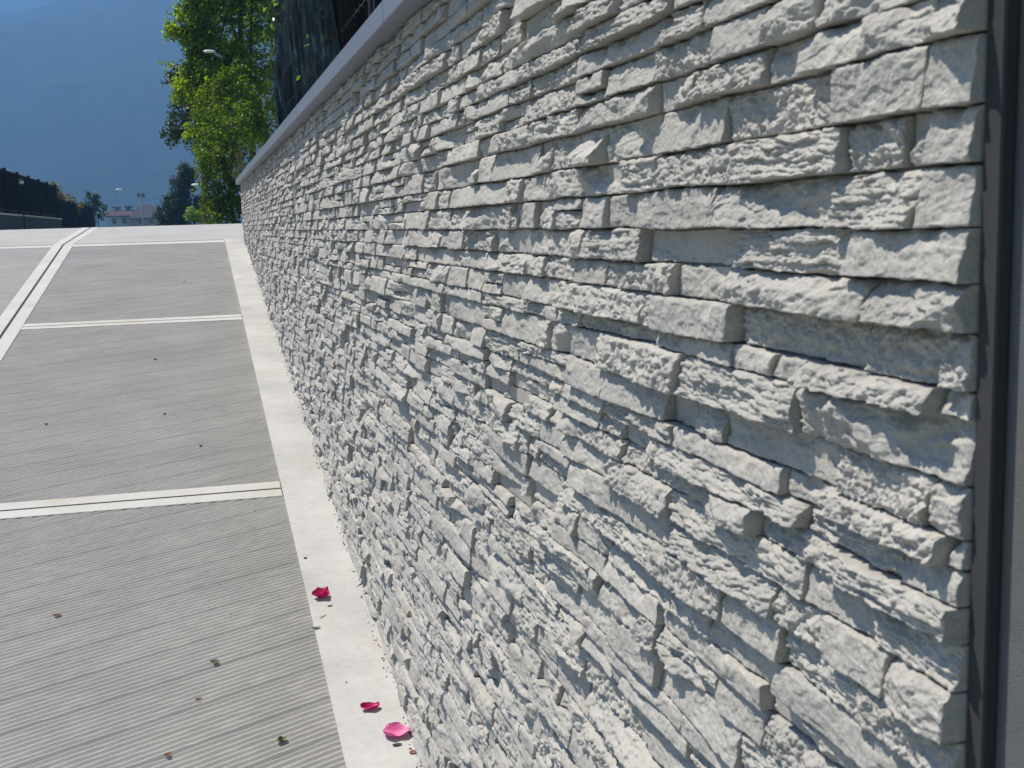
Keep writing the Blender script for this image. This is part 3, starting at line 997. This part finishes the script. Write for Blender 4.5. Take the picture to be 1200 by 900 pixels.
XX = .74 - .07 * np.sin(np.pi * np.clip(1 - B, 0, 1)) + fold
i0 = np.arange(YY.size).reshape(YY.shape)
fq = np.stack([i0[:-1, :-1], i0[1:, :-1], i0[1:, 1:], i0[:-1, 1:]], -1).reshape(-1, 4)
link('net', mesh_np('net', np.stack([XX, YY, ZZ], -1).reshape(-1, 3) - np.array(TF), fq, True), net_material(), top_fence)

# sprigs that grow through the net
cp = tag(empty('climbing_plant', (.72, 7.5, .5)), 'bright green climbing sprigs poking through the dark net above the coping', 'plant')
off = np.array(cp.location)
P, N, mb = [], [], MB(cp.location)
rs = np.random.RandomState(77)
for (x, y, z), (x2, y2, z2), n in (((.80, 8.8, 2.0), (.62, 8.9, 1.42), 34), ((.80, 8.2, 2.1), (.62, 8.35, 1.62), 26), ((.80, 9.6, 1.9), (.62, 9.5, 1.30), 24), ((.78, 7.0, 1.25), (.62, 7.05, .95), 8), ((.78, 6.6, 1.0), (.61, 6.65, .86), 6), ((.76, 7.0, .70), (.60, 6.95, .62), 9), ((.76, 7.6, .62), (.60, 7.7, .58), 5)):
    a, b = np.array([x, y, z]), np.array([x2, y2, z2])
    for k in range(n):
        t = rs.uniform(0, 1)
        P.append(a + (b - a) * t + rs.normal(size=3) * np.array([.03, .10, .07]))
        N.append([-.5, -.5, .5])
    MB(cp.location).tube([tuple(a), tuple((a + b) / 2 + np.array([-.02, 0, .04])), tuple(b)], [.006, .004, .002], 5).build('stem', M_BARK, cp)
v, f = leaf_cloud(np.array(P), np.array(N), .052, .62, rs=rs)
link('foliage', mesh_np('foliage', v - off, f), M_LEAFG, cp)

# a yellowing frond at the end of the wall
fr = tag(empty('fern_frond', (.66, 15.2, .3)), 'yellow feathered fern frond beside the far end of the coping', 'fern')
P, N, mb = [], [], MB(fr.location)
lv, lf = [], []
for k in range(9):
    z = .60 + .045 * k
    x = .60 - .004 * k
    for s in (-1, 1):
        ln = .11 * (1 - .07 * k) * rnd.uniform(.6, 1.15)
        z += rnd.uniform(-.012, .012)
        n = len(lv)
        for q, wq in ((0, .010), (.5, .018), (1, .003)):
            px, pz = x + s * ln * q, z + .04 * q - .05 * q * q
            lv += [(px, 15.2 - .02 * q, pz - wq), (px, 15.2 - .02 * q, pz + wq)]
        lf += [(n, n + 2, n + 3, n + 1), (n + 2, n + 4, n + 5, n + 3)]
link('leaves', mesh_np('leaves', np.array(lv) - np.array(fr.location), lf), M_FROND, fr)
mb.tube([(.66, 15.2, .25), (.61, 15.2, .6), (.565, 15.2, 1.0)], [.006, .005, .002], 5).build('stem', M_BARK, fr)

# left side: low wall and the two runs of dark fence
lw = tag(empty('low_wall', (-5.5, 34, 0)), 'low dark wall under the near run of fence along the street', 'wall')
MB(lw.location).box(-5.62, -5.38, 26, 54.6, -.2, .575).build('wall_body', M_LOWWALL, lw)
MB(lw.location).box(-5.65, -5.35, 26, 54.62, .5755, .625, .01).build('cap', M_CAP, lw)

def bar_fence(label, y0, y1, zb, zt, step, x=-5.5):
    root = tag(empty('metal_fence', (x, y0, zb)), label, 'fence', 'dark metal fences along the street')
    n = int(round((y1 - y0) / step))
    for k in range(n + 1):
        y = y0 + (y1 - y0) * k / n
        MB(root.location).box(x - .05, x + .05, y - .05, y + .05, zb, zt + .04, .008).build('post', M_FENCE, root)
    for z in (zb + .12, zt - .05):
        MB(root.location).box(x - .02, x + .02, y0 + .05, y1 - .05, z - .025, z + .025).build('rail', M_FENCE, root)
    for k in range(n):
        mb = MB(root.location)
        a, b = y0 + (y1 - y0) * k / n + .05, y0 + (y1 - y0) * (k + 1) / n - .05
        y = a + .05
        while y < b - .02:
            mb.box(x - .006, x + .006, y - .006, y + .006, zb + .146, zt - .076)
            y += .075
        mb.build('bar_panel', M_FENCE, root)
    return root
bar_fence('dark metal fence of upright bars standing on the low wall', 28.8, 54, .626, 1.98, 2.8)
bar_fence('lower far run of dark metal fence on the ground past the low wall', 55.0, 73, -.0, 1.44, 2.25)

def globe_lamp(x, y, z, zb, label):
    r = tag(empty('garden_lamp', (x, y, zb)), label, 'lamp', 'round white garden lamps')
    MB(r.location).tube([(x, y, zb), (x, y, z - .09)], .016, 8).build('post', M_FENCE, r)
    MB(r.location).ball((x, y, z), .075, .075, .065, 12, 8).build('globe', M_LAMPW, r, True)
    MB(r.location).tube([(x, y, z + .07), (x, y, z + .12)], [.09, .03], 10).build('cap', M_FENCE, r)
globe_lamp(-5.28, 42, 1.66, .0, 'white garden lamp in front of the bars of the near fence')
globe_lamp(-5.30, 74, 1.13, .0, 'white garden lamp at the far end of the lower fence')

# ------------------------------------------------------------------ street lamps, floodlight, houses
def arm_lamp(x, y, hx, hy, zh, hl, label):
    r = tag(empty('street_lamp', (x, y, 0)), label, 'street lamp', 'street lamps')
    MB(r.location).tube([(x, y, 0), (x, y, zh - .4), (x + (hx - x) * .1, y + (hy - y) * .1, zh - .1), (x + (hx - x) * .9, y + (hy - y) * .9, zh + .02)], [.06, .045, .04, .03], 8).build('pole', M_LAMP, r, True)
    MB(r.location).ball((hx, hy, zh + .02), hl, hl * .6, hl * .24, 12, 8).build('lamp_head', M_LAMPW, r, True)

def street_lamp(x, y, zh, label, reach, hl, zb=.0):
    r = tag(empty('street_lamp', (x, y, zb)), label, 'street lamp', 'street lamps')
    MB(r.location).tube([(x, y, zb), (x, y, zh - .3), (x + reach * .1, y, zh - .08), (x + reach * .5, y, zh)], [.075, .055, .05, .04], 8).build('pole', M_LAMP, r, True)
    hx = x + reach * .5 + (hl if reach > 0 else -hl) * .9
    MB(r.location).ball((hx, y, zh + .01), hl, hl * .42, hl * .24, 12, 8).build('lamp_head', M_LAMPW, r, True)
arm_lamp(1.75, 29.4, .50, 26.05, 3.60, .13, 'street lamp with white oval head poking out of the bright tree')
street_lamp(.80, 45, 1.60, 'low street lamp with white head at the edge of the dark tree', -.80, .22)
street_lamp(-11.95, 205, 6.75, 'thin grey street lamp rising beside the first chimney of the far house', .5, .55)
fl = tag(empty('floodlight_mast', (-8.2, 212, 0)), 'mast with a pair of floodlights above the grey roofed house', 'floodlight')
MB(fl.location).tube([(-8.2, 212, 0), (-8.2, 212, 5.7)], [.16, .11], 8).build('mast', M_LAMP, fl, True)
MB(fl.location).box(-8.75, -7.65, 211.95, 212.05, 5.6, 5.7).build('crossbar', M_LAMP, fl)
for x in (-8.55, -7.85):
    MB(fl.location).box(x - .25, x + .25, 211.7, 212.0, 5.72, 6.35, .05).build('floodlight', M_CHIM, fl)

def gable_house(label, x0, x1, y0, y1, zb, ze, zr, wm, rm, xr=None, hip=0.0, chim=(), wins=()):
    h = tag(empty('house', ((x0 + x1) / 2, y0, zb)), label, 'house', 'houses beyond the crest')
    MB(h.location).box(x0, x1, y0, y1, zb, ze).build('wall', wm, h)
    e = .5
    xm = (x0 + x1) / 2 if xr is None else xr
    ym = (y0 + y1) / 2
    mb = MB(h.location)
    a = [(x0 - e, y0 - e, ze), (x1 + e, y0 - e, ze), (x1 + e, y1 + e, ze), (x0 - e, y1 + e, ze)]
    r = [(x0 - e + hip * (x1 - x0), ym, zr), (x1 + e - hip * (x1 - x0), ym, zr)]
    lo = [(p[0], p[1], p[2] - .22) for p in a]
    mb.add(a + r + lo, [(0, 1, 5, 4), (1, 2, 5), (2, 3, 4, 5), (3, 0, 4), (0, 6, 7, 1), (1, 7, 8, 2), (2, 8, 9, 3), (3, 9, 6, 0), (6, 9, 8, 7)])
    ro = mb.build('roof', rm, h)
    for cx, cz in chim:
        c = MB(h.location)
        c.box(cx - .4, cx + .4, ym - .4, ym + .4, ze, cz - .35)
        c.box(cx - .85, cx + .85, ym - .7, ym + .7, cz - .35, cz)
        o = c.build('chimney', M_CHIM, ro)
    for wx, wz, ww, wh in wins:
        f = MB(h.location).box(wx - ww / 2 - .08, wx + ww / 2 + .08, y0 - .06, y0 + .02, wz - wh / 2 - .08, wz + wh / 2 + .08).build('window', M_CAP, h)
        MB(h.location).box(wx - ww / 2, wx + ww / 2, y0 - .075, y0 - .055, wz - wh / 2, wz + wh / 2).build('pane', M_GLASSD, f)
    return h
gable_house('white walled house with a brown roof and two wide chimneys', -17.0, -12.45, 262, 272, -2.5, 3.35, 4.6, M_WHITE, M_ROOF, chim=((-15.35, 5.25), (-13.0, 5.35)), wins=((-15.6, 2.3, .9, 1.1), (-13.7, 2.3, .9, 1.1)))
gable_house('dark grey hipped roof house right of the white one', -12.2, -6.6, 258, 270, -2.5, 2.75, 5.55, M_BRICK, M_ROOF2, hip=.38, wins=((-10.4, 2.05, .9, 1.0), (-8.4, 2.05, .9, 1.0)))

# ------------------------------------------------------------------ air
hz = MB().box(-5200, 5200, -320, 5000, -6, 860).build('haze', None)
stuff(hz)
hm = bpy.data.materials.new('air')
hm.use_nodes = True
t = hm.node_tree
t.nodes.remove(t.nodes['Principled BSDF'])
pv = t.nodes.new('ShaderNodeVolumePrincipled')
pv.inputs['Color'].default_value = (.20, .47, 1.0, 1)
pv.inputs['Density'].default_value = .0009
pv.inputs['Anisotropy'].default_value = .2
t.links.new(pv.outputs[0], t.nodes['Material Output'].inputs['Volume'])
hz.data.materials.append(hm)
print('stones', len(stones), 'tris', sum(len(p.vertices) - 2 for m in bpy.data.meshes for p in m.polygons))
